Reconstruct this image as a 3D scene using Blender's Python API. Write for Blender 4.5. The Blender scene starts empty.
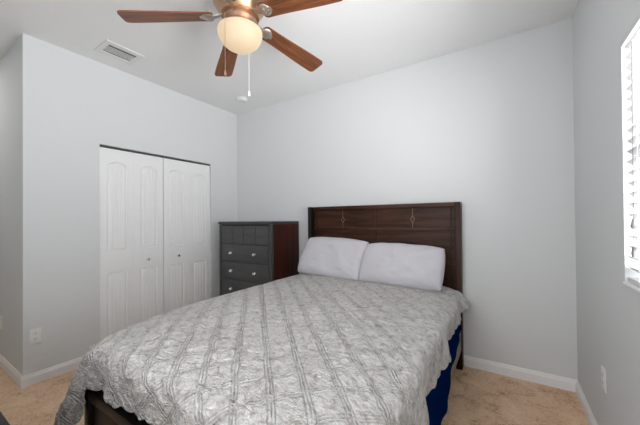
import bpy, bmesh, math, random
from math import pi, sin, cos, sqrt, atan2, radians
from mathutils import Vector, Matrix, noise
random.seed(7)
S = bpy.context.scene
COL = S.collection

# ------------------------------------------------------------------ camera
cam_d = bpy.data.cameras.new('camera')
cam = bpy.data.objects.new('camera', cam_d)
COL.objects.link(cam)
S.camera = cam
F_PX, YAW, PITCH, ROLL, CY = 290.71, -0.5674, 0.0072, -0.0085, 217.26
cam_d.sensor_fit = 'HORIZONTAL'
cam_d.sensor_width = 36.0
cam_d.lens = 36.0 * F_PX / 640
cam_d.shift_y = (CY - 212.5) / 640
cam_d.clip_start = 0.02
fw = Vector((sin(YAW) * cos(PITCH), cos(YAW) * cos(PITCH), sin(PITCH)))
rt = Vector((cos(YAW), -sin(YAW), 0))
up = rt.cross(fw)
r2 = rt * cos(ROLL) + up * sin(ROLL)
u2 = -rt * sin(ROLL) + up * cos(ROLL)
M = Matrix((r2, u2, -fw)).transposed().to_4x4()
M.translation = Vector((3.1437, -2.7955, 1.2734))
cam.matrix_world = M

# ------------------------------------------------------------------ world, light, exposure
W_ = bpy.data.worlds.new('world')
S.world = W_
W_.use_nodes = True
W_.node_tree.nodes['Background'].inputs[0].default_value = (0.86, 0.93, 1.0, 1)
W_.node_tree.nodes['Background'].inputs[1].default_value = 0.9
S.view_settings.view_transform = 'Standard'
S.view_settings.look = 'None'
S.view_settings.gamma = 1
S.view_settings.exposure = 0.36
S.view_settings.use_curve_mapping = False


def area(name, loc, rot, sx, sy, power, color):
    l = bpy.data.lights.new(name, 'AREA')
    l.shape = 'RECTANGLE'; l.size = sx; l.size_y = sy
    l.energy = power; l.color = color
    o = bpy.data.objects.new(name, l)
    o.location = loc; o.rotation_euler = rot
    COL.objects.link(o)
    return o


# daylight thrown up at the bedroom window from the sunlit ground outside
area('daylight_window', (5.3, -1.85, 0.55), (0, radians(90 + 24), 0), 1.6, 3.0, 70, (0.98, 0.985, 1.0))
area('daylight_sky', (4.3, -1.85, 1.45), (0, radians(90), 0), 1.8, 2.6, 250, (0.98, 0.985, 1.0))
area('added_hall_fill', (-0.85, -2.80, 2.72), (0, 0, 0), 0.5, 0.5, 4.0, (1.0, 0.97, 0.93))  # added fill for the alcove, no lamp known there
area('added_rear_fill', (2.55, -3.62, 1.60), (radians(80), 0, 0), 1.3, 1.2, 25, (0.98, 0.985, 1.0))  # added fill light outside the invented rear window

# ------------------------------------------------------------------ material helpers


def new_mat(name, color, rough=0.6, metal=0.0, spec=0.5):
    m = bpy.data.materials.new(name)
    m.use_nodes = True
    b = m.node_tree.nodes['Principled BSDF']
    b.inputs['Base Color'].default_value = (*color, 1)
    b.inputs['Roughness'].default_value = rough
    b.inputs['Metallic'].default_value = metal
    b.inputs['Specular IOR Level'].default_value = spec
    return m


def N(m, t, **kw):
    n = m.node_tree.nodes.new(t)
    for k, v in kw.items():
        setattr(n, k, v)
    return n


def L(m, a, b):
    m.node_tree.links.new(a, b)


def bsdf(m):
    return m.node_tree.nodes['Principled BSDF']


def math_(m, op, a, b=None, c=None):
    n = N(m, 'ShaderNodeMath', operation=op)
    for i, v in enumerate((a, b, c)):
        if v is None:
            continue
        if isinstance(v, (int, float)):
            n.inputs[i].default_value = v
        else:
            L(m, v, n.inputs[i])
    return n.outputs[0]


def noise_tex(m, scale, detail=4, rough=0.5, coord='Object', vec=None, stretch=None, dist=0.0):
    if vec is None:
        tc = N(m, 'ShaderNodeTexCoord')
        vec = tc.outputs[coord]
    if stretch:
        mp = N(m, 'ShaderNodeMapping')
        mp.inputs['Scale'].default_value = stretch
        L(m, vec, mp.inputs[0]); vec = mp.outputs[0]
    n = N(m, 'ShaderNodeTexNoise')
    n.inputs['Scale'].default_value = scale
    n.inputs['Detail'].default_value = detail
    n.inputs['Roughness'].default_value = rough
    n.inputs['Distortion'].default_value = dist
    L(m, vec, n.inputs['Vector'])
    return n.outputs[0]


def ramp(m, fac, stops):
    r = N(m, 'ShaderNodeValToRGB')
    e = r.color_ramp.elements
    while len(e) > 1:
        e.remove(e[-1])
    e[0].position, e[0].color = stops[0][0], (*stops[0][1], 1)
    for p, c in stops[1:]:
        x = e.new(p); x.color = (*c, 1)
    L(m, fac, r.inputs[0])
    return r.outputs[0]


def bump(m, h, strength, dist):
    b = N(m, 'ShaderNodeBump')
    b.inputs['Strength'].default_value = strength
    b.inputs['Distance'].default_value = dist
    L(m, h, b.inputs['Height'])
    L(m, b.outputs[0], bsdf(m).inputs['Normal'])


def paint(name, color, sc=90, st=0.25, d=0.002, rough=0.75):
    m = new_mat(name, color, rough, spec=0.25)
    a = noise_tex(m, sc, 3, 0.6)
    bump(m, a, st, d)
    return m


def wood(name, c1, c2, rough=0.35, axis='x', spec=0.5, scale=9, coat=0.0):
    m = new_mat(name, c1, rough, spec=spec)
    st = {'x': (0.25, 3, 3), 'y': (3, 0.25, 3), 'z': (3, 3, 0.25)}[axis]
    a = noise_tex(m, scale, 6, 0.6, stretch=st, dist=0.6)
    c = ramp(m, a, [(0.30, c1), (0.68, c2)])
    L(m, c, bsdf(m).inputs['Base Color'])
    bump(m, a, 0.06, 0.002)
    bsdf(m).inputs['Coat Weight'].default_value = coat
    bsdf(m).inputs['Coat Roughness'].default_value = 0.2
    return m


WALL = paint('wall_paint', (0.710, 0.725, 0.728), 75, 0.35, 0.0025)
CEIL = paint('ceiling_paint', (0.86, 0.86, 0.855), 45, 0.35, 0.003)
TRIM = new_mat('white_trim', (0.88, 0.88, 0.88), 0.4)
DOORW = new_mat('door_white', (0.86, 0.86, 0.86), 0.45)
PLASTIC = new_mat('white_plastic', (0.86, 0.86, 0.85), 0.4)
FIXT = new_mat('ceiling_fixture_white', (0.80, 0.80, 0.79), 0.5)
DARK = new_mat('dark_gap', (0.03, 0.03, 0.03), 0.8)
STEEL = new_mat('track_metal', (0.10, 0.10, 0.10), 0.5, 0.5)
CHROME = new_mat('satin_nickel', (0.82, 0.80, 0.77), 0.22, 1.0)
NICKEL = new_mat('aged_nickel', (0.50, 0.45, 0.40), 0.42, 0.9)
COPPER = new_mat('brushed_bronze', (0.50, 0.32, 0.21), 0.36, 0.9)
BRASS = new_mat('chain_brass', (0.55, 0.42, 0.28), 0.35, 0.9)
HEADW = wood('dark_cherry_wood', (0.014, 0.005, 0.003), (0.080, 0.031, 0.017), 0.42, 'x', spec=0.22, scale=7)
HEADV = wood('dark_cherry_upright', (0.014, 0.005, 0.003), (0.060, 0.022, 0.013), 0.42, 'z', spec=0.22, scale=7)
BLACKW = wood('black_wood', (0.006, 0.005, 0.0045), (0.012, 0.010, 0.009), 0.35, 'x', spec=0.25)
RAILW = wood('rail_reflection_wood', (0.10, 0.09, 0.07), (0.15, 0.135, 0.11), 0.3, 'y')  # grey-green reflection on the outer face painted into the rail colour
FOOTP = wood('footboard_panel_wood', (0.018, 0.013, 0.011), (0.030, 0.022, 0.018), 0.35, 'x', spec=0.25)
CHESTF = wood('glare_grey_drawer_wood', (0.045, 0.046, 0.048), (0.070, 0.071, 0.074), 0.38, 'x')  # glare on the chest front painted in as a lighter grey
CHESTD = wood('glare_grey_frame_wood', (0.034, 0.034, 0.035), (0.052, 0.052, 0.053), 0.4, 'z')  # frame greyed for the same glare
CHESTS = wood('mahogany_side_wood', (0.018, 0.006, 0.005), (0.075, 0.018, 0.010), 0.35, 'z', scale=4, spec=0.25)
BLADE = wood('walnut_blade', (0.060, 0.020, 0.008), (0.26, 0.088, 0.032), 0.4, 'x', scale=14)
INLAY = new_mat('inlay_metal', (0.38, 0.27, 0.20), 0.35, 0.6)
NAVY = new_mat('navy_fabric', (0.0015, 0.013, 0.075), 0.8, spec=0.0)
bump(NAVY, noise_tex(NAVY, 220, 2), 0.15, 0.001)
MATTR = new_mat('mattress_ticking', (0.7, 0.7, 0.7), 0.8)

PILLOW = new_mat('pillow_cotton', (0.57, 0.56, 0.59), 0.85, spec=0.15)
bump(PILLOW, noise_tex(PILLOW, 14, 3, 0.5, stretch=(1, 2.2, 1), dist=1.0), 0.3, 0.008)
bsdf(PILLOW).inputs['Sheen Weight'].default_value = 0.15

# blinds: white faux wood, a little light comes through
BLIND = new_mat('white_blind', (0.67, 0.67, 0.67), 0.5, spec=0.2)
tr = N(BLIND, 'ShaderNodeBsdfTranslucent')
tr.inputs[0].default_value = (0.95, 0.96, 0.97, 1)
mx = N(BLIND, 'ShaderNodeMixShader'); mx.inputs[0].default_value = 0.015
L(BLIND, bsdf(BLIND).outputs[0], mx.inputs[1]); L(BLIND, tr.outputs[0], mx.inputs[2])
L(BLIND, mx.outputs[0], BLIND.node_tree.nodes['Material Output'].inputs[0])

GLASS = new_mat('window_glass', (1, 1, 1), 0.02)
g_t = N(GLASS, 'ShaderNodeBsdfTransparent'); g_g = N(GLASS, 'ShaderNodeBsdfGlossy')
g_g.inputs['Roughness'].default_value = 0.02
g_m = N(GLASS, 'ShaderNodeMixShader'); g_m.inputs[0].default_value = 0.06
L(GLASS, g_t.outputs[0], g_m.inputs[1]); L(GLASS, g_g.outputs[0], g_m.inputs[2])
L(GLASS, g_m.outputs[0], GLASS.node_tree.nodes['Material Output'].inputs[0])

LAMP = new_mat('lit_frosted_glass', (0.25, 0.21, 0.16), 0.5, spec=0.2)
bsdf(LAMP).inputs['Emission Color'].default_value = (1.0, 0.74, 0.46, 1)
bsdf(LAMP).inputs['Emission Strength'].default_value = 0.46

# carpet
CARPET = new_mat('tan_carpet', (0.4, 0.27, 0.17), 0.95, spec=0.1)
c1 = noise_tex(CARPET, 5.0, 5, 0.6, dist=0.8)
c2 = noise_tex(CARPET, 55, 4, 0.7)
cm = math_(CARPET, 'ADD', math_(CARPET, 'MULTIPLY', c1, 0.55), math_(CARPET, 'MULTIPLY', c2, 0.45))
cc = ramp(CARPET, cm, [(0.36, (0.46, 0.27, 0.15)), (0.48, (0.80, 0.55, 0.36)), (0.62, (0.92, 0.69, 0.49))])
L(CARPET, cc, bsdf(CARPET).inputs['Base Color'])
c3 = noise_tex(CARPET, 160, 3, 0.7)
bump(CARPET, math_(CARPET, 'ADD', c3, c2), 0.7, 0.008)

# quilt: printed mottling, three stitched lines crossing in diamonds (uv is in metres)
QUILT = new_mat('quilt_cotton', (0.55, 0.53, 0.51), 0.85, spec=0.15)
uvn = N(QUILT, 'ShaderNodeUVMap'); uvn.uv_map = 'UVMap'
sep = N(QUILT, 'ShaderNodeSeparateXYZ'); L(QUILT, uvn.outputs[0], sep.inputs[0])
U_, V_ = sep.outputs[0], sep.outputs[1]


def lattice(m, sgn):
    w = noise_tex(m, 5, 2, 0.5, vec=uvn.outputs[0])
    p = math_(m, 'ADD', math_(m, 'MULTIPLY', U_, 0.7071), math_(m, 'MULTIPLY', V_, 0.7071 * sgn))
    p = math_(m, 'ADD', p, math_(m, 'MULTIPLY', w, 0.012))
    fr = math_(m, 'FRACT', math_(m, 'ADD', math_(m, 'DIVIDE', p, 0.118), 50.0))
    out = None
    for c in (0.40, 0.50, 0.60):
        d = math_(m, 'ABSOLUTE', math_(m, 'SUBTRACT', fr, c))
        s = math_(m, 'SMOOTH_MIN', math_(m, 'DIVIDE', d, 0.034), 1.0, 0.3)
        out = s if out is None else math_(m, 'MULTIPLY', out, s)
    return out


la, lb = lattice(QUILT, 1), lattice(QUILT, -1)
lb = math_(QUILT, 'ADD', math_(QUILT, 'MULTIPLY', lb, 0.7), 0.3)
lat = math_(QUILT, 'MULTIPLY', la, lb)
rot = N(QUILT, 'ShaderNodeMapping'); rot.inputs['Rotation'].default_value = (0, 0, radians(45))
rot.inputs['Scale'].default_value = (0.35, 1.0, 1)
L(QUILT, uvn.outputs[0], rot.inputs[0])
q4 = noise_tex(QUILT, 85, 3, 0.6, vec=rot.outputs[0], dist=1.0)
rot2 = N(QUILT, 'ShaderNodeMapping'); rot2.inputs['Rotation'].default_value = (0, 0, radians(-45))
rot2.inputs['Scale'].default_value = (0.35, 1.0, 1)
L(QUILT, uvn.outputs[0], rot2.inputs[0])
q5 = noise_tex(QUILT, 70, 3, 0.6, vec=rot2.outputs[0], dist=1.0)
q4 = math_(QUILT, 'ADD', q4, q5)
q1 = noise_tex(QUILT, 38, 5, 0.65, vec=uvn.outputs[0], dist=0.4)
q2 = noise_tex(QUILT, 9, 5, 0.65, vec=uvn.outputs[0], dist=1.5)
q3 = noise_tex(QUILT, 120, 3, 0.6, vec=uvn.outputs[0])
qv = math_(QUILT, 'ADD', math_(QUILT, 'MULTIPLY', q1, 0.65), math_(QUILT, 'MULTIPLY', q2, 0.35))
qc = ramp(QUILT, qv, [(0.36, (0.47, 0.43, 0.40)), (0.46, (0.65, 0.62, 0.595)), (0.54, (0.79, 0.775, 0.755)), (0.66, (0.70, 0.67, 0.635))])
mixq = N(QUILT, 'ShaderNodeMix', data_type='RGBA', blend_type='MULTIPLY')
mixq.inputs[0].default_value = 0.14
L(QUILT, qc, mixq.inputs[6]); L(QUILT, lat, mixq.inputs[7])
L(QUILT, mixq.outputs[2], bsdf(QUILT).inputs['Base Color'])
hq = math_(QUILT, 'ADD', math_(QUILT, 'MULTIPLY', lat, 0.75), math_(QUILT, 'ADD', math_(QUILT, 'MULTIPLY', q1, 1.3), math_(QUILT, 'MULTIPLY', q4, 1.6)))
bump(QUILT, hq, 1.0, 0.011)

# ------------------------------------------------------------------ mesh helpers


def link(name, bm, m, parent=None, smooth=False, loc=None):
    me = bpy.data.meshes.new(name)
    bm.normal_update()
    bm.to_mesh(me); bm.free()
    if smooth:
        me.polygons.foreach_set('use_smooth', [True] * len(me.polygons))
        try:
            me.set_sharp_from_angle(angle=radians(38))
        except Exception:
            pass
    me.materials.append(m)
    o = bpy.data.objects.new(name, me)
    COL.objects.link(o)
    if parent:
        o.parent = parent
    if loc:
        o.location = loc
    return o


def box(bm, x0, x1, y0, y1, z0, z1, bev=0.0, seg=2):
    r = bmesh.ops.create_cube(bm, size=1)
    v = r['verts']
    bmesh.ops.scale(bm, vec=(abs(x1 - x0), abs(y1 - y0), abs(z1 - z0)), verts=v)
    bmesh.ops.translate(bm, vec=((x0 + x1) / 2, (y0 + y1) / 2, (z0 + z1) / 2), verts=v)
    if bev > 0:
        es = list({e for q in v for e in q.link_edges})
        bmesh.ops.bevel(bm, geom=es, offset=bev, segments=seg, profile=0.5, affect='EDGES')


def lathe(bm, prof, cx=0, cy=0, cz=0, n=40, axis='z'):
    rings = []
    for r, z in prof:
        ring = []
        for i in range(n):
            a = 2 * pi * i / n
            if r < 1e-6:
                if i == 0:
                    p = (0, 0, z)
                    ring.append(p)
                continue
            ring.append((r * cos(a), r * sin(a), z))
        rings.append(ring)
    def tr_(p):
        x, y, z = p
        if axis == 'x':
            x, y, z = z, x, y
        elif axis == '-y':
            x, y, z = x, -z, y
        return (x + cx, y + cy, z + cz)
    rv = [[bm.verts.new(tr_(p)) for p in ring] for ring in rings]
    for a, b in zip(rv[:-1], rv[1:]):
        for i in range(n):
            j = (i + 1) % n
            if len(a) == 1 and len(b) == 1:
                break
            if len(a) == 1:
                bm.faces.new((a[0], b[i], b[j]))
            elif len(b) == 1:
                bm.faces.new((a[i], a[j], b[0]))
            else:
                bm.faces.new((a[i], a[j], b[j], b[i]))
    bmesh.ops.recalc_face_normals(bm, faces=bm.faces[:])


def tube(bm, pts, r, n=8):
    pts = [Vector(p) for p in pts]
    rings = []
    for i, p in enumerate(pts):
        d = (pts[min(i + 1, len(pts) - 1)] - pts[max(i - 1, 0)]).normalized()
        s = d.cross(Vector((0.3, 0.9, 0.1))).normalized(); t = d.cross(s)
        rr = r[i] if isinstance(r, (list, tuple)) else r
        rings.append([bm.verts.new(p + s * rr * cos(2 * pi * k / n) + t * rr * sin(2 * pi * k / n)) for k in range(n)])
    for a, b in zip(rings[:-1], rings[1:]):
        for k in range(n):
            bm.faces.new((a[k], a[(k + 1) % n], b[(k + 1) % n], b[k]))
    bm.faces.new(rings[0][::-1]); bm.faces.new(rings[-1])
    bmesh.ops.recalc_face_normals(bm, faces=bm.faces[:])


def prism(bm, outline, h0, h1, mapf):
    """extrude a 2D outline between h0 and h1; mapf(u, v, h) -> xyz"""
    a = [bm.verts.new(mapf(u, v, h0)) for u, v in outline]
    b = [bm.verts.new(mapf(u, v, h1)) for u, v in outline]
    n = len(outline)
    for i in range(n):
        bm.faces.new((a[i], a[(i + 1) % n], b[(i + 1) % n], b[i]))
    bm.faces.new(a[::-1]); bm.faces.new(b)
    bmesh.ops.recalc_face_normals(bm, faces=bm.faces[:])


def boxo(name, m, parent, *a, bev=0.0, smooth=False):
    bm = bmesh.new(); box(bm, *a, bev=bev)
    return link(name, bm, m, parent, smooth)


def struct(o):
    o['kind'] = 'structure'
    return o


def thing(name, label, cat, loc=(0, 0, 0), group=None):
    o = bpy.data.objects.new(name, None)
    o.empty_display_size = 0.1
    COL.objects.link(o)
    o.location = loc
    return tag(o, label, cat, group)


def tag(o, label, cat, group=None):
    o['label'] = label; o['category'] = cat
    if group:
        o['group'] = group
    return o


# ------------------------------------------------------------------ room shell
H = 2.74
XW, YR, XL = 3.575, -3.30, -1.70        # window wall, rear wall, far left wall
CY1 = -2.135                            # corner of the closet bump-out
T = 0.12
DY0, DY1, DZ = -1.63, -0.435, 1.985      # closet opening
WY0, WY1, WZ0, WZ1 = -2.75, -1.035, 0.985, 2.035   # window opening

struct(boxo('floor', CARPET, None, XL - T, XW + T, YR - T, T, -0.1, 0))
struct(boxo('ceiling', CEIL, None, XL - T, XW + T, YR - T, T, H, H + 0.1))
struct(boxo('wall_back', WALL, None, -0.75, XW + T, 0, T, 0, H))
bm = bmesh.new()
box(bm, XW, XW + T, WY1, 0, 0, H)
box(bm, XW, XW + T, YR - T, WY0, 0, H)
box(bm, XW, XW + T, WY0, WY1, 0, WZ0)
box(bm, XW, XW + T, WY0, WY1, WZ1, H)
struct(link('wall_right', bm, WALL))
bm = bmesh.new()
box(bm, -T, 0, CY1 + 0.0, DY0, 0, H)
box(bm, -T, 0, DY1, 0, 0, H)
box(bm, -T, 0, DY0, DY1, DZ, H)
struct(link('wall_left', bm, WALL))
struct(boxo('wall_left_return', WALL, None, XL, -T, CY1, CY1 + T, 0, H))
struct(boxo('wall_closet_back', WALL, None, -0.87, -0.75, CY1 + T, T, 0, H))
struct(boxo('wall_far_left', WALL, None, XL - T, XL, YR, CY1 + T, 0, H))
# rear wall, opened for an added fill window behind the camera
RX0, RX1, RZ0, RZ1 = 1.85, 3.25, 0.985, 2.15
bm = bmesh.new()
box(bm, XL, RX0, YR - T, YR, 0, H)
box(bm, RX1, XW + T, YR - T, YR, 0, H)
box(bm, RX0, RX1, YR - T, YR, 0, RZ0)
box(bm, RX0, RX1, YR - T, YR, RZ1, H)
struct(link('wall_rear', bm, WALL))


BH, BT = 0.088, 0.014
prof = [(0, 0), (BT, 0), (BT, BH * 0.70), (BT * 0.85, BH * 0.76), (BT * 0.70, BH * 0.80), (BT * 0.62, BH * 0.90), (BT * 0.35, BH), (0, BH)]


def baseboard(name, mapf, a0, a1):
    bm = bmesh.new()
    prism(bm, prof, a0, a1, mapf)
    return struct(link(name, bm, TRIM))


baseboard('baseboard_back', lambda u, v, h: (h, -u, v), 0, XW)
baseboard('baseboard_right', lambda u, v, h: (XW - u, h, v), YR, -BT)
baseboard('baseboard_left_a', lambda u, v, h: (u, h, v), CY1 - BT, DY0).name = 'baseboard_left'
baseboard('baseboard_left_a', lambda u, v, h: (u, h, v), DY1, -BT).name = 'baseboard_left_rear'
baseboard('baseboard_left_return', lambda u, v, h: (h, CY1 - u, v), XL, 0)
baseboard('baseboard_far_left', lambda u, v, h: (XL + u, h, v), YR, CY1 - BT)
baseboard('baseboard_rear', lambda u, v, h: (h, YR + u, v), XL, XW)

# ------------------------------------------------------------------ closet bifold doors
LEAFW = (DY1 - DY0) / 4
LZ0, LZ1 = 0.02, 1.962


def smooth(x):
    x = max(0.0, min(1.0, x)); return x * x * (3 - 2 * x)


def leaf_height(u, z):
    """relief of one moulded leaf, u across from its centre"""
    w = 0.088
    h = 0.0
    def sdf(u, z, z0, z1, arch):
        top = z1 - (arch * (abs(u) / w) ** 2 if arch else 0)
        return min(w - abs(u), z - z0, top - z)
    s = max(sdf(u, z, 0.99, 1.850, 0.045), sdf(u, z, 0.19, 0.785, 0))
    if s > 0:
        if s < 0.010:
            h = -0.011 * smooth(s / 0.010)
        elif s < 0.024:
            h = -0.011 + 0.0085 * smooth((s - 0.010) / 0.014)
        else:
            h = -0.0025
            g = abs(((u / 0.036) % 1.0) - 0.5)      # plank grooves
            h -= 0.004 * max(0.0, 1 - (0.5 - g) / 0.10) if g > 0.40 else 0
    return h


def leaf_mesh():
    bm = bmesh.new()
    hw = LEAFW / 2 - 0.0022
    nu = 74
    us = [-hw + 2 * hw * i / nu for i in range(nu + 1)]
    zs = []
    z = LZ0
    while z < LZ1:
        zs.append(z)
        fine = any(abs(z - q) < 0.07 for q in (0.99, 1.82, 0.19, 0.785))
        z += 0.0035 if fine else 0.03
    zs.append(LZ1)
    grid = [[bm.verts.new((leaf_height(u, z), u, z)) for u in us] for z in zs]
    for a, b in zip(grid[:-1], grid[1:]):
        for i in range(nu):
            bm.faces.new((a[i], a[i + 1], b[i + 1], b[i]))
    # side, top and bottom returns and back
    bd = 0.034
    loop = grid[0][:] + [g[-1] for g in grid[1:]] + grid[-1][-2::-1] + [g[0] for g in grid[-2:0:-1]]
    back = [bm.verts.new((-bd, v.co.y, v.co.z)) for v in loop]
    n = len(loop)
    for i in range(n):
        bm.faces.new((loop[i], back[i], back[(i + 1) % n], loop[(i + 1) % n]))
    bm.faces.new(back)
    bmesh.ops.recalc_face_normals(bm, faces=bm.faces[:])
    return bm


leaf0 = None
for d in range(2):
    root = bpy.data.objects.new('door_%d' % (d + 1), None)
    COL.objects.link(root)
    root['kind'] = 'structure'
    root.location = (-0.012, DY0 + LEAFW * (2 * d + 1), 0)
    for k in (-0.5, 0.5):
        if leaf0 is None:
            o = link('door_leaf', leaf_mesh(), DOORW, root, smooth=True); leaf0 = o
        else:
            o = leaf0.copy(); COL.objects.link(o); o.parent = root
        o.location = (0, k * (LEAFW - 0.003), 0)
    ky = (-1.205 if d == 0 else -0.872)
    bm = bmesh.new()
    lathe(bm, [(0.011, 0.0), (0.011, 0.003), (0.006, 0.006), (0.006, 0.014), (0.013, 0.019), (0.0155, 0.026), (0.012, 0.032), (0, 0.034)], n=24, axis='x')
    kn = link('door_knob', bm, CHROME, root, smooth=True, loc=(0.0, ky - root.location.y, 0.875))
    kn['label'] = 'round satin nickel knob'
tb = bmesh.new()
box(tb, -0.045, -0.006, DY0 + 0.002, DY1 - 0.002, DZ - 0.018, DZ - 0.006, 0.001)
struct(link('trim_1', tb, STEEL))
bm = bmesh.new()
box(bm, -0.118, -0.05, DY0 + 0.001, DY0 + 0.006, 0, DZ - 0.001)
struct(link('trim_2', bm, TRIM))

# ------------------------------------------------------------------ window, glass and sill
wroot = bpy.data.objects.new('window_1', None); COL.objects.link(wroot); wroot['kind'] = 'structure'
bm = bmesh.new()
fx0, fx1 = XW + 0.07, XW + 0.115
box(bm, fx0, fx1, WY0, WY0 + 0.04, WZ0, WZ1); box(bm, fx0, fx1, WY1 - 0.04, WY1, WZ0, WZ1)
box(bm, fx0, fx1, WY0 + 0.04, WY1 - 0.04, WZ0, WZ0 + 0.04); box(bm, fx0, fx1, WY0 + 0.04, WY1 - 0.04, WZ1 - 0.04, WZ1)
box(bm, fx0 - 0.005, fx1, WY0 + 0.04, WY1 - 0.04, 1.49, 1.525)
link('window_frame', bm, TRIM, wroot)
boxo('window_pane', GLASS, wroot, XW + 0.09, XW + 0.094, WY0 + 0.04, WY1 - 0.04, WZ0 + 0.04, WZ1 - 0.04)
boxo('window_sill', TRIM, wroot, XW - 0.008, XW + 0.07, WY0 + 0.001, WY1 - 0.001, WZ0, WZ0 + 0.012, bev=0.003)

w2 = bpy.data.objects.new('added_window_2', None); COL.objects.link(w2); w2['kind'] = 'structure'  # unseen window, added as an opening for the rear fill
bm = bmesh.new()
box(bm, RX0, RX0 + 0.04, YR - 0.11, YR - 0.06, RZ0, RZ1); box(bm, RX1 - 0.04, RX1, YR - 0.11, YR - 0.06, RZ0, RZ1)
box(bm, RX0 + 0.04, RX1 - 0.04, YR - 0.11, YR - 0.06, RZ0, RZ0 + 0.04); box(bm, RX0 + 0.04, RX1 - 0.04, YR - 0.11, YR - 0.06, RZ1 - 0.04, RZ1)
link('window_frame', bm, TRIM, w2)
boxo('window_pane', GLASS, w2, RX0 + 0.04, RX1 - 0.04, YR - 0.09, YR - 0.086, RZ0 + 0.04, RZ1 - 0.04)

# blind
bl = thing('window_blind', 'white horizontal slat blind, closed, hanging in the right wall window', 'blind', (XW + 0.012, (WY0 + WY1) / 2, WZ0 + 0.02))
bo = Vector(bl.location)


def bl_part(name, bm, m, smooth=False):
    bmesh.ops.translate(bm, vec=-bo, verts=bm.verts[:])
    return link(name, bm, m, bl, smooth)


by0, by1 = WY0 + 0.004, WY1 - 0.004
bm = bmesh.new()
box(bm, XW - 0.006, XW + 0.055, by0, by1 + 0.002, WZ1 - 0.034, WZ1 - 0.002, 0.004)
bl_part('headrail', bm, BLIND)
bm = bmesh.new()
nsl = 22
tilt = radians(-36)
pz0, pz1 = WZ0 + 0.062, WZ1 - 0.050
for i in range(nsl):
    z = pz0 + (pz1 - pz0) * i / (nsl - 1)
    cx, hw_, th = XW + 0.030, 0.025, 0.0014
    top, bot = [], []
    for k in range(5):
        s = -1 + k / 2
        cr = 0.0025 * (1 - s * s)
        px = s * hw_ * cos(tilt) + cr * sin(tilt)
        pz = s * hw_ * sin(tilt) - cr * cos(tilt)
        top.append((px - th * sin(tilt), pz + th * cos(tilt))); bot.append((px + th * sin(tilt), pz - th * cos(tilt)))
    prism(bm, [(cx + a, z + b) for a, b in top + bot[::-1]], by0 + 0.004, by1 - 0.002, lambda u, v, h: (u, h, v))
bl_part('slats', bm, BLIND)
bm = bmesh.new()
box(bm, XW + 0.006, XW + 0.054, by0 + 0.004, by1 - 0.002, WZ0 + 0.014, WZ0 + 0.032, 0.004)
bl_part('bottom_rail', bm, BLIND)
for yy in (by1 - 0.14, -1.55, -2.05, by0 + 0.14):
    bm = bmesh.new()
    tube(bm, [(XW + 0.004, yy, WZ0 + 0.03), (XW + 0.004, yy, WZ1 - 0.06)], 0.0012, 6)
    bl_part('ladder_cord', bm, PLASTIC)
CORD = new_mat('grey_tassel', (0.22, 0.22, 0.22), 0.5)
for zz in (1.113, 1.225):
    bm = bmesh.new()
    lathe(bm, [(0, 0.0), (0.007, 0.0), (0.0085, 0.012), (0.006, 0.034), (0.003, 0.042), (0, 0.043)], XW - 0.001, -1.15, zz, n=16)
    tube(bm, [(XW - 0.001, -1.15, zz + 0.04), (XW + 0.001, -1.15 + (0.004 if zz > 1.2 else -0.004), WZ1 - 0.06)], 0.001, 6)
    c = bl_part('cord_tassel', bm, CORD, True)
    c['label'] = 'small grey cord tassel'

# ------------------------------------------------------------------ wall outlets, vent, smoke detector


def outlet(name, label, loc, rz):
    t = thing(name, label, 'outlet', loc)
    t.rotation_euler = (0, 0, rz)
    bm = bmesh.new(); box(bm, 0, 0.006, -0.036, 0.036, -0.058, 0.058, 0.003)
    link('cover_plate', bm, PLASTIC, t, True)
    for dz in (-0.021, 0.021):
        bm = bmesh.new(); box(bm, 0.006, 0.0085, -0.017, 0.017, dz - 0.015, dz + 0.015, 0.001)
        r = link('receptacle', bm, PLASTIC, t)
        bm = bmesh.new()
        for dy in (-0.006, 0.006):
            box(bm, 0.0083, 0.0088, dy - 0.001, dy + 0.001, dz - 0.002, dz + 0.008)
        lathe(bm, [(0.0, 0.0088), (0.0025, 0.0088), (0.0025, 0.0083)], 0, 0, dz - 0.008, n=12, axis='x')
        s_ = link('slots', bm, DARK, r)
    return t


outlet('wall_outlet', 'white duplex outlet low on the wall left of the closet doors', (0.0, -2.065, 0.372), 0)
outlet('wall_outlet', 'white outlet low on the window wall, near the back corner', (XW, -0.70, 0.42), pi)
outlet('wall_outlet', 'faint white outlet on the shaded wall at the far left edge', (-0.655, CY1, 0.385), -pi / 2)

vt = thing('ceiling_vent', 'white rectangular air vent with dark louvers set in the ceiling', 'vent', (0.325, -1.60, H))
bm = bmesh.new()
X0, X1, Y0, Y1 = -0.127, 0.127, -0.145, 0.145
ix, iy = 0.074, 0.108
for a in ((X0, -ix, Y0, Y1), (ix, X1, Y0, Y1), (-ix, ix, Y0, -iy), (-ix, ix, iy, Y1)):
    box(bm, *a, -0.008, 0.0)
link('vent_frame', bm, FIXT, vt)
VD = new_mat('vent_shadow', (0.16, 0.16, 0.16), 0.8)
bm = bmesh.new(); box(bm, -ix, ix, -iy, iy, -0.0015, 0.0)
link('duct_opening', bm, VD, vt)['label'] = 'dark grey opening behind the louvers'
bm = bmesh.new()
for i in range(5):
    x = -0.040 + 0.020 * i
    prism(bm, [(x - 0.009, -0.004), (x - 0.009, -0.0055), (x + 0.008, -0.0095), (x + 0.008, -0.008)], -iy, iy, lambda u, v, h: (u, h, v))
link('louvers', bm, PLASTIC, vt)

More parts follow.
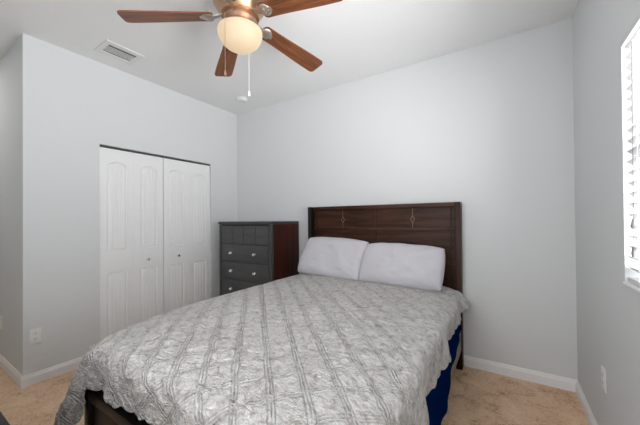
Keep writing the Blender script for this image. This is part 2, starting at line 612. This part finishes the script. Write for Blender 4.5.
sd = thing('smoke_detector', 'small round white smoke detector on the ceiling near the corner', 'smoke detector', (0.47, -0.335, H))
bm = bmesh.new(); lathe(bm, [(0, 0), (0.068, 0), (0.068, -0.010), (0, -0.010)], n=36)
link('mounting_plate', bm, FIXT, sd, True)
bm = bmesh.new(); lathe(bm, [(0, -0.010), (0.060, -0.010), (0.060, -0.024), (0.050, -0.034), (0.02, -0.037), (0, -0.037)], n=36)
link('detector_cover', bm, FIXT, sd, True)

# ------------------------------------------------------------------ ceiling fan
FX, FY = 1.804, -1.573
fan = thing('ceiling_fan', 'ceiling fan with five walnut blades and a lit frosted glass bowl', 'ceiling fan', (FX, FY, H))


def fz(z):
    return z - H


bm = bmesh.new()
lathe(bm, [(0, 0), (0.085, 0), (0.088, -0.02), (0.075, -0.055), (0.045, -0.075), (0.03, -0.08), (0, -0.08)])
link('canopy', bm, COPPER, fan, True)
bm = bmesh.new()
lathe(bm, [(0, fz(2.68)), (0.05, fz(2.68)), (0.10, fz(2.672)), (0.145, fz(2.645)), (0.158, fz(2.605)), (0.155, fz(2.57)), (0.135, fz(2.540)), (0.120, fz(2.520)), (0.112, fz(2.500)), (0, fz(2.500))], n=56)
link('motor_housing', bm, COPPER, fan, True)
bm = bmesh.new()
lathe(bm, [(0, fz(2.500)), (0.095, fz(2.500)), (0.100, fz(2.47)), (0.085, fz(2.455)), (0.090, fz(2.44)), (0.112, fz(2.43)), (0.122, fz(2.418)), (0.122, fz(2.408)), (0, fz(2.408))], n=48)
link('light_fitter', bm, COPPER, fan, True)
bm = bmesh.new()
pr_ = [(0.120, 2.418), (0.131, 2.412), (0.132, 2.400), (0.126, 2.374), (0.110, 2.345), (0.087, 2.324), (0.055, 2.310), (0.02, 2.304), (0, 2.3035)]
lathe(bm, [(r, fz(z)) for r, z in pr_], n=56)
gb = link('glass_bowl', bm, LAMP, fan, True)
gb['label'] = 'lit frosted glass bowl shade'


def blade_outline():
    r0, r1 = 0.155, 0.662
    pts = []
    w0, w1 = 0.052, 0.068
    rc = 0.028
    # lower side outwards, rounded tip corners, back
    pts.append((r0 + 0.02, -w0)); pts.append((r0 + 0.005, -w0 + 0.012)); pts.append((r0, -w0 + 0.03))
    pts.append((r0, w0 - 0.03)); pts.append((r0 + 0.005, w0 - 0.012)); pts.append((r0 + 0.02, w0))
    for k in range(1, 6):
        t = k / 6
        pts.append((r0 + 0.02 + (r1 - rc - r0 - 0.02) * t, w0 + (w1 - w0) * smooth(t)))
    for k in range(7):
        a = pi / 2 - k * (pi / 2) / 6
        pts.append((r1 - rc + rc * cos(a), w1 - rc + rc * sin(a)))
    for k in range(7):
        a = -k * (pi / 2) / 6
        pts.append((r1 - rc + rc * cos(a), -w1 + rc + rc * sin(a)))
    for k in range(5, 0, -1):
        t = k / 6
        pts.append((r0 + 0.02 + (r1 - rc - r0 - 0.02) * t, -w0 - (w1 - w0) * smooth(t)))
    return pts


blade0 = None
ZB = 2.505
for k in range(5):
    ang = radians(5.7 + 72 * k)
    if blade0 is None:
        bm = bmesh.new()
        prism(bm, blade_outline(), -0.0035, 0.0035, lambda u, v, h: (u, v, h))
        blade0 = link('blade', bm, BLADE, fan)
        blade0['label'] = 'walnut brown blade with rounded tip'
        bm = bmesh.new()
        # bracket: medallion under the blade root, arm back to the housing
        lathe(bm, [(0, -0.013), (0.022, -0.012), (0.036, -0.008), (0.040, -0.0035), (0, -0.0035)], 0.187, 0, 0, n=28)
        arm = [(0.09, -0.019), (0.125, -0.014), (0.17, -0.019), (0.230, -0.012), (0.233, 0.012), (0.17, 0.019), (0.125, 0.014), (0.09, 0.019)]
        prism(bm, arm, -0.010, -0.0036, lambda u, v, h: (u, v, h + max(0, (0.155 - u)) * 0.35))
        for q in ((0.215, 0.0), (0.190, 0.012), (0.190, -0.012)):
            lathe(bm, [(0.005, -0.0125), (0.004, -0.0145), (0, -0.015)], q[0], q[1], 0, n=12)
        brk0 = link('blade_bracket', bm, NICKEL, blade0, True)
        b = blade0
    else:
        b = blade0.copy(); COL.objects.link(b); b.parent = fan
        c = brk0.copy(); COL.objects.link(c); c.parent = b
    b.location = (0, 0, fz(ZB))
    b.rotation_euler = (Matrix.Rotation(ang, 4, 'Z') @ Matrix.Rotation(radians(6), 4, 'Y') @ Matrix.Rotation(radians(-11), 4, 'X')).to_euler()


def chain(x, y, z0, z1, m, pm, r, label):
    bm = bmesh.new()
    nb = int((z0 - z1 - 0.03) / 0.006)
    tube(bm, [(x - FX, y - FY, fz(z0)), (x - FX, y - FY, fz(z1 + 0.03))], r * 0.6, 6)
    for i in range(0, nb):
        z = z0 - 0.006 * i
        lathe(bm, [(0, fz(z + r)), (r, fz(z)), (0, fz(z - r))], x - FX, y - FY, 0, n=6)
    c = link('pull_chain', bm, m, fan, True)
    c['label'] = label
    bm = bmesh.new()
    lathe(bm, [(0, fz(z1 + 0.034)), (0.004, fz(z1 + 0.032)), (0.007, fz(z1 + 0.012)), (0.007, fz(z1 + 0.004)), (0, fz(z1))], x - FX, y - FY, 0, n=14)
    link('pull_knob', bm, pm, c, True)


chain(1.846, -1.722, 2.425, 2.070, BRASS, COPPER, 0.0022, 'bronze pull chain')
chain(1.80, -1.50, 2.42, 2.045, PLASTIC, PLASTIC, 0.0017, 'white pull chain')

# ------------------------------------------------------------------ chest of drawers
ch = thing('chest_of_drawers', 'tall dark wood chest of drawers with glare-greyed front in the back corner', 'dresser', (0.24, -0.50, 0))
ox, oy = 0.24, -0.50
CW, CD, CT = 0.84, 0.475, 1.255


def cpart(name, m, *a, bev=0.0, smooth=False, parent=None):
    bm = bmesh.new(); box(bm, *a, bev=bev)
    return link(name, bm, m, parent or ch, smooth)


cpart('top', CHESTD, -0.006, CW + 0.0, -0.008, CD, CT - 0.03, CT, bev=0.006)
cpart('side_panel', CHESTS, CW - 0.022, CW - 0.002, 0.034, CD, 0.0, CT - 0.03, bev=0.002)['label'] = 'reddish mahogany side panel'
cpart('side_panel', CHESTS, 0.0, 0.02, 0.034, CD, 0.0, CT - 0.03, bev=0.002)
cpart('back_panel', CHESTD, 0.02, CW - 0.022, CD - 0.012, CD - 0.002, 0.06, CT - 0.03)
cpart('corner_post', CHESTD, 0.0, 0.036, 0.0, 0.033, 0.0, CT - 0.03, bev=0.007)
cpart('corner_post', CHESTD, CW - 0.048, CW, -0.002, 0.033, 0.0, CT - 0.03, bev=0.009)
cpart('face_frame', DARK, 0.036, CW - 0.048, 0.018, 0.034, 0.07, CT - 0.03)
cpart('apron', CHESTD, 0.036, CW - 0.048, 0.003, 0.018, 0.07, 0.165, bev=0.003)
dz = [(1.000, 1.205), (0.793, 0.993), (0.586, 0.786), (0.379, 0.579), (0.172, 0.372)]
dx0, dx1 = 0.042, CW - 0.053
kn0 = None
for i, (z0, z1) in enumerate(dz):
    bm = bmesh.new()
    if i == 0:
        box(bm, dx0, dx1, 0.008, 0.018, z0, z1)
        nc = 4
        for c in range(nc):
            for r in range(2):
                w = (dx1 - dx0) / nc; h = (z1 - z0) / 2
                box(bm, dx0 + c * w + 0.0015, dx0 + (c + 1) * w - 0.0015, 0.003, 0.009, z0 + r * h + 0.0015, z0 + (r + 1) * h - 0.0015, 0.002)
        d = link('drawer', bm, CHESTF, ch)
        d['label'] = 'top drawer front with a grid of raised squares'
    else:
        box(bm, dx0, dx1, 0.004, 0.018, z0, z1, 0.003)
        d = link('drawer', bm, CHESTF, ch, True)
        for kx in (0.215, 0.590):
            zc = (z0 + z1) / 2
            if kn0 is None:
                bm = bmesh.new()
                lathe(bm, [(0.012, 0), (0.012, 0.003), (0.006, 0.006), (0.006, 0.014), (0.014, 0.019), (0.0165, 0.025), (0.013, 0.031), (0, 0.033)], 0, 0, 0, n=24, axis='-y')
                kn0 = link('drawer_knob', bm, CHROME, d, True, loc=(kx, 0.004, zc)); kn0['label'] = 'round silver knob'
            else:
                k_ = kn0.copy(); COL.objects.link(k_); k_.parent = d; k_.location = (kx, 0.004, zc)

# ------------------------------------------------------------------ bed
bed = thing('bed', 'queen bed with tall dark wood headboard and low footboard', 'bed', (2.05, -1.1, 0))
BX0, BX1 = 1.273, 2.829


def bpart(name, m, bm, parent=None, smooth=False):
    bmesh.ops.translate(bm, vec=(-2.05, 1.1, 0), verts=bm.verts[:])
    return link(name, bm, m, parent or bed, smooth)


def bbox_(name, m, *a, bev=0.0, parent=None):
    bm = bmesh.new(); box(bm, *a, bev=bev)
    return bpart(name, m, bm, parent, bev > 0)


HZ = 1.412
# headboard
hb = bbox_('headboard', HEADW, BX0 + 0.05, BX1 - 0.05, -0.052, -0.03, 0.30, HZ - 0.012)
bbox_('headboard_post', BLACKW, BX0, BX0 + 0.045, -0.118, -0.022, 0.0, HZ, bev=0.006, parent=hb)
bbox_('headboard_post', HEADV, BX1 - 0.050, BX1, -0.105, -0.022, 0.0, HZ, bev=0.004, parent=hb)
bbox_('top_rail', HEADW, BX0 + 0.050, BX1 - 0.050, -0.088, -0.024, HZ - 0.040, HZ - 0.001, bev=0.004, parent=hb)
bbox_('mid_rail', HEADW, BX0 + 0.050, BX1 - 0.050, -0.074, -0.052, 1.163, 1.187, bev=0.004, parent=hb)
bbox_('mullion', HEADV, 2.042, 2.060, -0.064, -0.052, 0.70, HZ - 0.040, bev=0.002, parent=hb)
bbox_('inner_trim', HEADV, BX0 + 0.078, BX0 + 0.088, -0.062, -0.052, 0.50, HZ - 0.04, bev=0.002, parent=hb)
bbox_('inner_trim', HEADV, BX1 - 0.088, BX1 - 0.078, -0.062, -0.052, 0.50, HZ - 0.04, bev=0.002, parent=hb)
for cx in (1.685, 2.416):
    bm = bmesh.new()
    yy0, yy1 = -0.0535, -0.0515
    zc, w, h, t = 1.268, 0.019, 0.030, 0.0013
    for s0, s1 in (((-w, 0), (0, h)), ((0, h), (w, 0)), ((w, 0), (0, -h)), ((0, -h), (-w, 0))):
        dx, dz_ = s1[0] - s0[0], s1[1] - s0[1]
        l = sqrt(dx * dx + dz_ * dz_); nx, nz = -dz_ / l * t, dx / l * t
        prism(bm, [(s0[0] + nx, s0[1] + nz), (s1[0] + nx, s1[1] + nz), (s1[0] - nx, s1[1] - nz), (s0[0] - nx, s0[1] - nz)], yy0, yy1, lambda u, v, q: (cx + u, q, zc + v))
    box(bm, cx - 0.001, cx + 0.001, yy0, yy1, zc + h, HZ - 0.042)
    box(bm, cx - 0.001, cx + 0.001, yy0, yy1, 1.188, zc - h)
    bpart('inlay', INLAY, bm, hb)['label'] = 'thin copper coloured diamond inlay line'
# footboard
FY0, FY1 = -2.195, -2.145
fb = bbox_('footboard', FOOTP, BX0 + 0.105, BX1 - 0.085, -2.172, -2.155, 0.12, 0.42)
bbox_('foot_post', BLACKW, BX0 + 0.062, BX0 + 0.112, FY0, FY1, 0.0, 0.425, bev=0.004, parent=fb)
bbox_('foot_post', BLACKW, BX1 - 0.090, BX1 - 0.040, FY0, FY1, 0.0, 0.425, bev=0.004, parent=fb)
bbox_('foot_rail', BLACKW, BX0 + 0.112, BX1 - 0.090, -2.190, -2.150, 0.372, 0.422, bev=0.004, parent=fb)
bbox_('foot_rail', BLACKW, BX0 + 0.112, BX1 - 0.090, -2.190, -2.150, 0.10, 0.15, bev=0.004, parent=fb)
# side rails
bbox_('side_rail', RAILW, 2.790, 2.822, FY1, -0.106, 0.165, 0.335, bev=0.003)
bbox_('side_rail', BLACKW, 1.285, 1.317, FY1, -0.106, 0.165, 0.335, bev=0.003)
bbox_('box_spring', NAVY, 1.315, 2.787, -2.14, -0.11, 0.24, 0.42, bev=0.02)
bbox_('mattress', MATTR, 1.31, 2.79, -2.135, -0.11, 0.421, 0.635, bev=0.05)

# navy sheet hanging over the right rail
bm = bmesh.new()
ny, nz = 160, 14
vs = []
for i in range(ny + 1):
    y = -0.20 - (1.90) * i / ny
    lowz = 0.345 - 0.205 * smooth((-y - 0.30) / 0.72)
    lowz += 0.007 * sin(y * 17)
    row = []
    for j in range(nz + 1):
        t = j / nz
        z = 0.52 + (lowz - 0.52) * t
        x = 2.806 + 0.026 * smooth(t * 2.2) + 0.006 * sin(y * 13 + 1) * t + 0.004 * sin(y * 31) * t + 0.010 * smooth((-y - 0.8) / 0.5) * t
        row.append(bm.verts.new((x, y, z)))
    vs.append(row)
for i in range(ny):
    for j in range(nz):
        bm.faces.new((vs[i][j], vs[i + 1][j], vs[i + 1][j + 1], vs[i][j + 1]))
sh = link('bed_sheet', bm, NAVY, None, True)
sm = sh.modifiers.new('thickness', 'SOLIDIFY'); sm.thickness = 0.003; sm.offset = 0
tag(sh, 'navy blue sheet hanging below the quilt on the right side of the bed', 'sheet')

# ------------------------------------------------------------------ quilt
TX0, TX1, TY0, TY1 = 1.325, 2.785, -2.150, -0.125     # top rectangle
TZ = 0.695
NW, NL = 250, 330
NS = 70            # rows on each overhang


def lin(a, b, n):
    return [a + (b - a) * i / n for i in range(n + 1)]


def overhang(d, R, th, flare):
    """out and down travel of cloth at distance d past the edge"""
    th = min(th, pi / 2)
    L1 = R * th
    if d < L1:
        a = d / R
        return R * sin(a), R * (1 - cos(a))
    e = d - L1
    o, w = R * sin(th), R * (1 - cos(th))
    return o + e * cos(th), w + e * sin(th)


def left_edge(y):
    """the mattress corner is rounded at the foot"""
    return TX0 + 0.085 * math.exp(-max(0.0, y - TY0) / 0.22)


def qpos(a, b):
    """a: cloth x, b: cloth y in metres (world-like), returns position"""
    y = max(b, TY0); lx = left_edge(y)
    x = min(max(a, lx), TX1)
    dl = max(0.0, lx - a); dr = max(0.0, a - TX1); df = max(0.0, TY0 - b)
    # crown of the top
    sag = 0.0
    ex = min(x - lx, TX1 - x); ey = y - TY0
    sag += (0.008 if x < 2.05 else 0.034) * math.exp(-ex / 0.10) + 0.030 * math.exp(-ey / 0.12)
    # extra sag towards the left foot corner
    sag += 0.02 * math.exp(-((x - TX0) ** 2 + (y - TY0) ** 2) / 0.15)
    z = TZ - sag + 0.018 * sin(pi * min(1, max(0, (x - TX0) / (TX1 - TX0)))) + 0.012 * math.exp(-(x - TX0 - 0.25) ** 2 / 0.1)
    wr = noise.noise(Vector((a * 3.0, b * 3.2, 1.7))) * 0.008
    wr += noise.noise(Vector(((a + b) * 5, (a - b) * 13, 4.2))) * 0.0045
    if y < -1.2:
        wr += noise.noise(Vector(((a + b) * 22, (a - b) * 7, 9.2))) * 0.006 * smooth((-1.2 - y) / 0.8)
    wr += noise.noise(Vector((a * 30, b * 30, 2.2))) * 0.0025
    near = smooth((-1.0 - y) / 0.9) * 0.9
    wr += noise.noise(Vector(((a + b) * 34, (a - b) * 15, 7.7))) * (0.0015 + 0.0045 * near)
    wr -= abs(noise.noise(Vector(((a - b) * 26, (a + b) * 9, 5.1)))) * 0.007 * near
    side = dl if dl > 0 else dr
    sx = -1 if dl > 0 else 1
    if side == 0 and df == 0:
        return Vector((x, y, z + wr))
    d = sqrt(side * side + df * df)
    phi = atan2(df, side)            # 0 side .. pi/2 foot
    both = sin(2 * phi) if side > 0 and df > 0 else 0.0
    if side > 0 and dl > 0:
        base = radians(80) - radians(14) * math.exp(-(b - TY0 if b > TY0 else 0) / 0.35)
    elif side > 0:
        base = radians(86) - radians(38) * math.exp(-(b - TY1) ** 2 / 0.03)
    else:
        base = radians(90)
    bf = radians(90)
    mixk = smooth(phi / (pi / 2))
    th = base * (1 - mixk) + bf * mixk - radians(8) * both
    o, w = overhang(d, 0.055, th, 0)
    # folds
    s = (b if side > 0 and df == 0 else a) if both == 0 else (a + b)
    fold = 0.020 * sin(s * 11 + 1.0) + 0.012 * sin(s * 23 + 0.3)
    fold += 0.022 * noise.noise(Vector((s * 9, 3.3, d * 2)))
    fold *= min(1.0, d / 0.22)
    if both > 0:
        fold = 0.025 * sin(4 * phi - pi / 2) * min(1.0, d / 0.30) * both
    o += fold * 0.8
    o += wr * 0.9
    dirx, diry = sx * cos(phi), -sin(phi)
    return Vector((x + dirx * o, y + diry * o, z - w))


def scallop(s):
    return abs(sin(pi * s / 0.085))


xs, ys = [], []
# columns: t in [-1,0) left overhang, top, (0,1] right overhang
cols = [('l', 1 - i / NS) for i in range(NS)] + [('t', u) for u in lin(0, 1, NW)] + [('r', (i + 1) / 50) for i in range(50)]
rows = [('f', 1 - i / 50) for i in range(50)] + [('t', v) for v in lin(0, 1, NL)]
bm = bmesh.new()
uvl = bm.loops.layers.uv.new('UVMap')
DL, DF = 0.44, 0.215


def dright(y):
    return 0.145 + 0.10 * smooth((-y - 0.3) / 1.6)


grid = []
uvs = {}
for (rk, rv) in rows:
    row = []
    for (ck, cv) in cols:
        by = TY0 + (TY1 - TY0) * rv if rk == 't' else TY0
        le = left_edge(by)
        ax = le + (TX1 - le) * cv if ck == 't' else (le if ck == 'l' else TX1)
        a, b = ax, by
        fmul = 1.0
        if ck == 'l':
            tt = cv
            a = ax - DL * tt
            if rk == 't':
                a -= 0.012 * scallop(by) * tt ** 6
        elif ck == 'r':
            tt = cv
            a = ax + dright(by) * tt
            if rk == 't':
                a += 0.013 * scallop(by) * tt ** 5
        if rk == 'f':
            b = by - (DF + (0.15 * smooth(cv * 3.5) if ck == 'l' else 0.0)) * rv
            if ck == 'l':
                a = ax - (DL - 0.10 * rv) * tt
            if ck == 't':
                b -= 0.013 * scallop(ax) * rv ** 5
        v = bm.verts.new(qpos(a, b))
        uvs[v] = (a, b)
        row.append(v)
    grid.append(row)
for r0, r1 in zip(grid[:-1], grid[1:]):
    for i in range(len(r0) - 1):
        f = bm.faces.new((r0[i], r0[i + 1], r1[i + 1], r1[i]))
        f.smooth = True
        for lp in f.loops:
            lp[uvl].uv = uvs[lp.vert]
me = bpy.data.meshes.new('quilt')
bm.normal_update(); bm.to_mesh(me); bm.free()
me.materials.append(QUILT)
qo = bpy.data.objects.new('quilt', me); COL.objects.link(qo)
sm = qo.modifiers.new('thickness', 'SOLIDIFY'); sm.thickness = 0.008; sm.offset = 1
tag(qo, 'pale grey quilted bedspread with diamond stitching and scalloped edge over the bed', 'quilt')

# ------------------------------------------------------------------ pillows


def pillow(name, label, c, w, h, t, tiltx, rz, seed, ry=0.0):
    bm = bmesh.new()
    nu, nv = 64, 48
    def shape(u, v, s):
        # u,v in -1..1 ; pinched corners and soft edges
        cu = 1 - 0.055 * (1 - v * v) * 0 
        pin = 0.06 * (abs(v) ** 3)
        x = u * w / 2 * (1 - 0.05 * (1 - abs(u)) - 0.0) * (1 - 0.045 * (1 - v * v) * abs(u) ** 4)
        y = v * h / 2 * (1 - 0.06 * (1 - u * u) * abs(v) ** 4)
        e = max(0.0, (1 - abs(u) ** 3.2)) ** 0.5 * max(0.0, (1 - abs(v) ** 2.8)) ** 0.5
        z = s * t / 2 * e
        q = Vector((u * 2.2 + seed, v * 2.0, s * 0.7))
        z += e * 0.028 * noise.noise(q) + e * 0.006 * noise.noise(q * 2.6)
        # creases fanning from the corners
        for (pu, pv) in ((-1, -1), (1, -1), (-1, 1), (1, 1)):
            dd = sqrt((u - pu) ** 2 + (v - pv) ** 2)
            an = atan2(v - pv, u - pu)
            z += e * s * 0.006 * sin(an * 13 + seed) * math.exp(-dd * 2.2)
        x *= 1 - 0.09 * v * v * u * u; y *= 1 - 0.13 * u * u * v * v
        return (x, y, z)
    top = [[bm.verts.new(shape(-1 + 2 * i / nu, -1 + 2 * j / nv, 1)) for i in range(nu + 1)] for j in range(nv + 1)]
    bot = [[top[j][i] if i in (0, nu) or j in (0, nv) else bm.verts.new(shape(-1 + 2 * i / nu, -1 + 2 * j / nv, -1)) for i in range(nu + 1)] for j in range(nv + 1)]
    for j in range(nv):
        for i in range(nu):
            bm.faces.new((top[j][i], top[j][i + 1], top[j + 1][i + 1], top[j + 1][i]))
            bm.faces.new((bot[j][i], bot[j + 1][i], bot[j + 1][i + 1], bot[j][i + 1]))
    o = link(name, bm, PILLOW, None, False)
    o.data.polygons.foreach_set('use_smooth', [True] * len(o.data.polygons))
    o.location = c
    o.rotation_euler = (Matrix.Rotation(rz, 4, 'Z') @ Matrix.Rotation(tiltx, 4, 'X') @ Matrix.Rotation(ry, 4, 'Z')).to_euler()
    tag(o, label, 'pillow')
    return o


pillow('pillow', 'white pillow leaning on the left half of the headboard', (1.675, -0.275, 0.890), 0.77, 0.46, 0.21, radians(58), radians(-1), 1.3, radians(-2))
pillow('pillow', 'white pillow leaning on the right half of the headboard', (2.37, -0.29, 0.868), 0.75, 0.43, 0.22, radians(56), radians(2), 5.1, radians(-1.5))

# ------------------------------------------------------------------ low dresser at the lower left edge of the picture
ld = thing('low_dresser', 'dark wooden furniture corner just entering the lower left edge', 'dresser', (1.55, -2.92, 0))


def lpart(name, m, *a, bev=0.0, parent=None):
    bm = bmesh.new(); box(bm, *a, bev=bev)
    return link(name, bm, m, parent or ld, bev > 0)


lpart('top', BLACKW, -0.62, 0.62, -0.30, 0.322, 0.74, 0.77, bev=0.004)
lpart('carcass', BLACKW, -0.60, 0.60, -0.29, 0.288, 0.08, 0.74)
for i in range(2):
    for j in range(3):
        d = lpart('drawer', BLACKW, -0.59 + i * 0.60, -0.59 + i * 0.60 + 0.58, 0.288, 0.305, 0.11 + j * 0.21, 0.11 + j * 0.21 + 0.20, bev=0.003)
        bm = bmesh.new()
        lathe(bm, [(0.006, 0), (0.006, -0.013), (0.015, -0.02), (0.012, -0.028), (0, -0.03)], -0.30 + i * 0.60, 0.305, 0.21 + j * 0.21, n=18, axis='-y')
        link('drawer_knob', bm, CHROME, d, True)
for sx in (-0.57, 0.53):
    for sy in (-0.28, 0.24):
        lpart('leg', BLACKW, sx, sx + 0.04, sy, sy + 0.04, 0.0, 0.08)
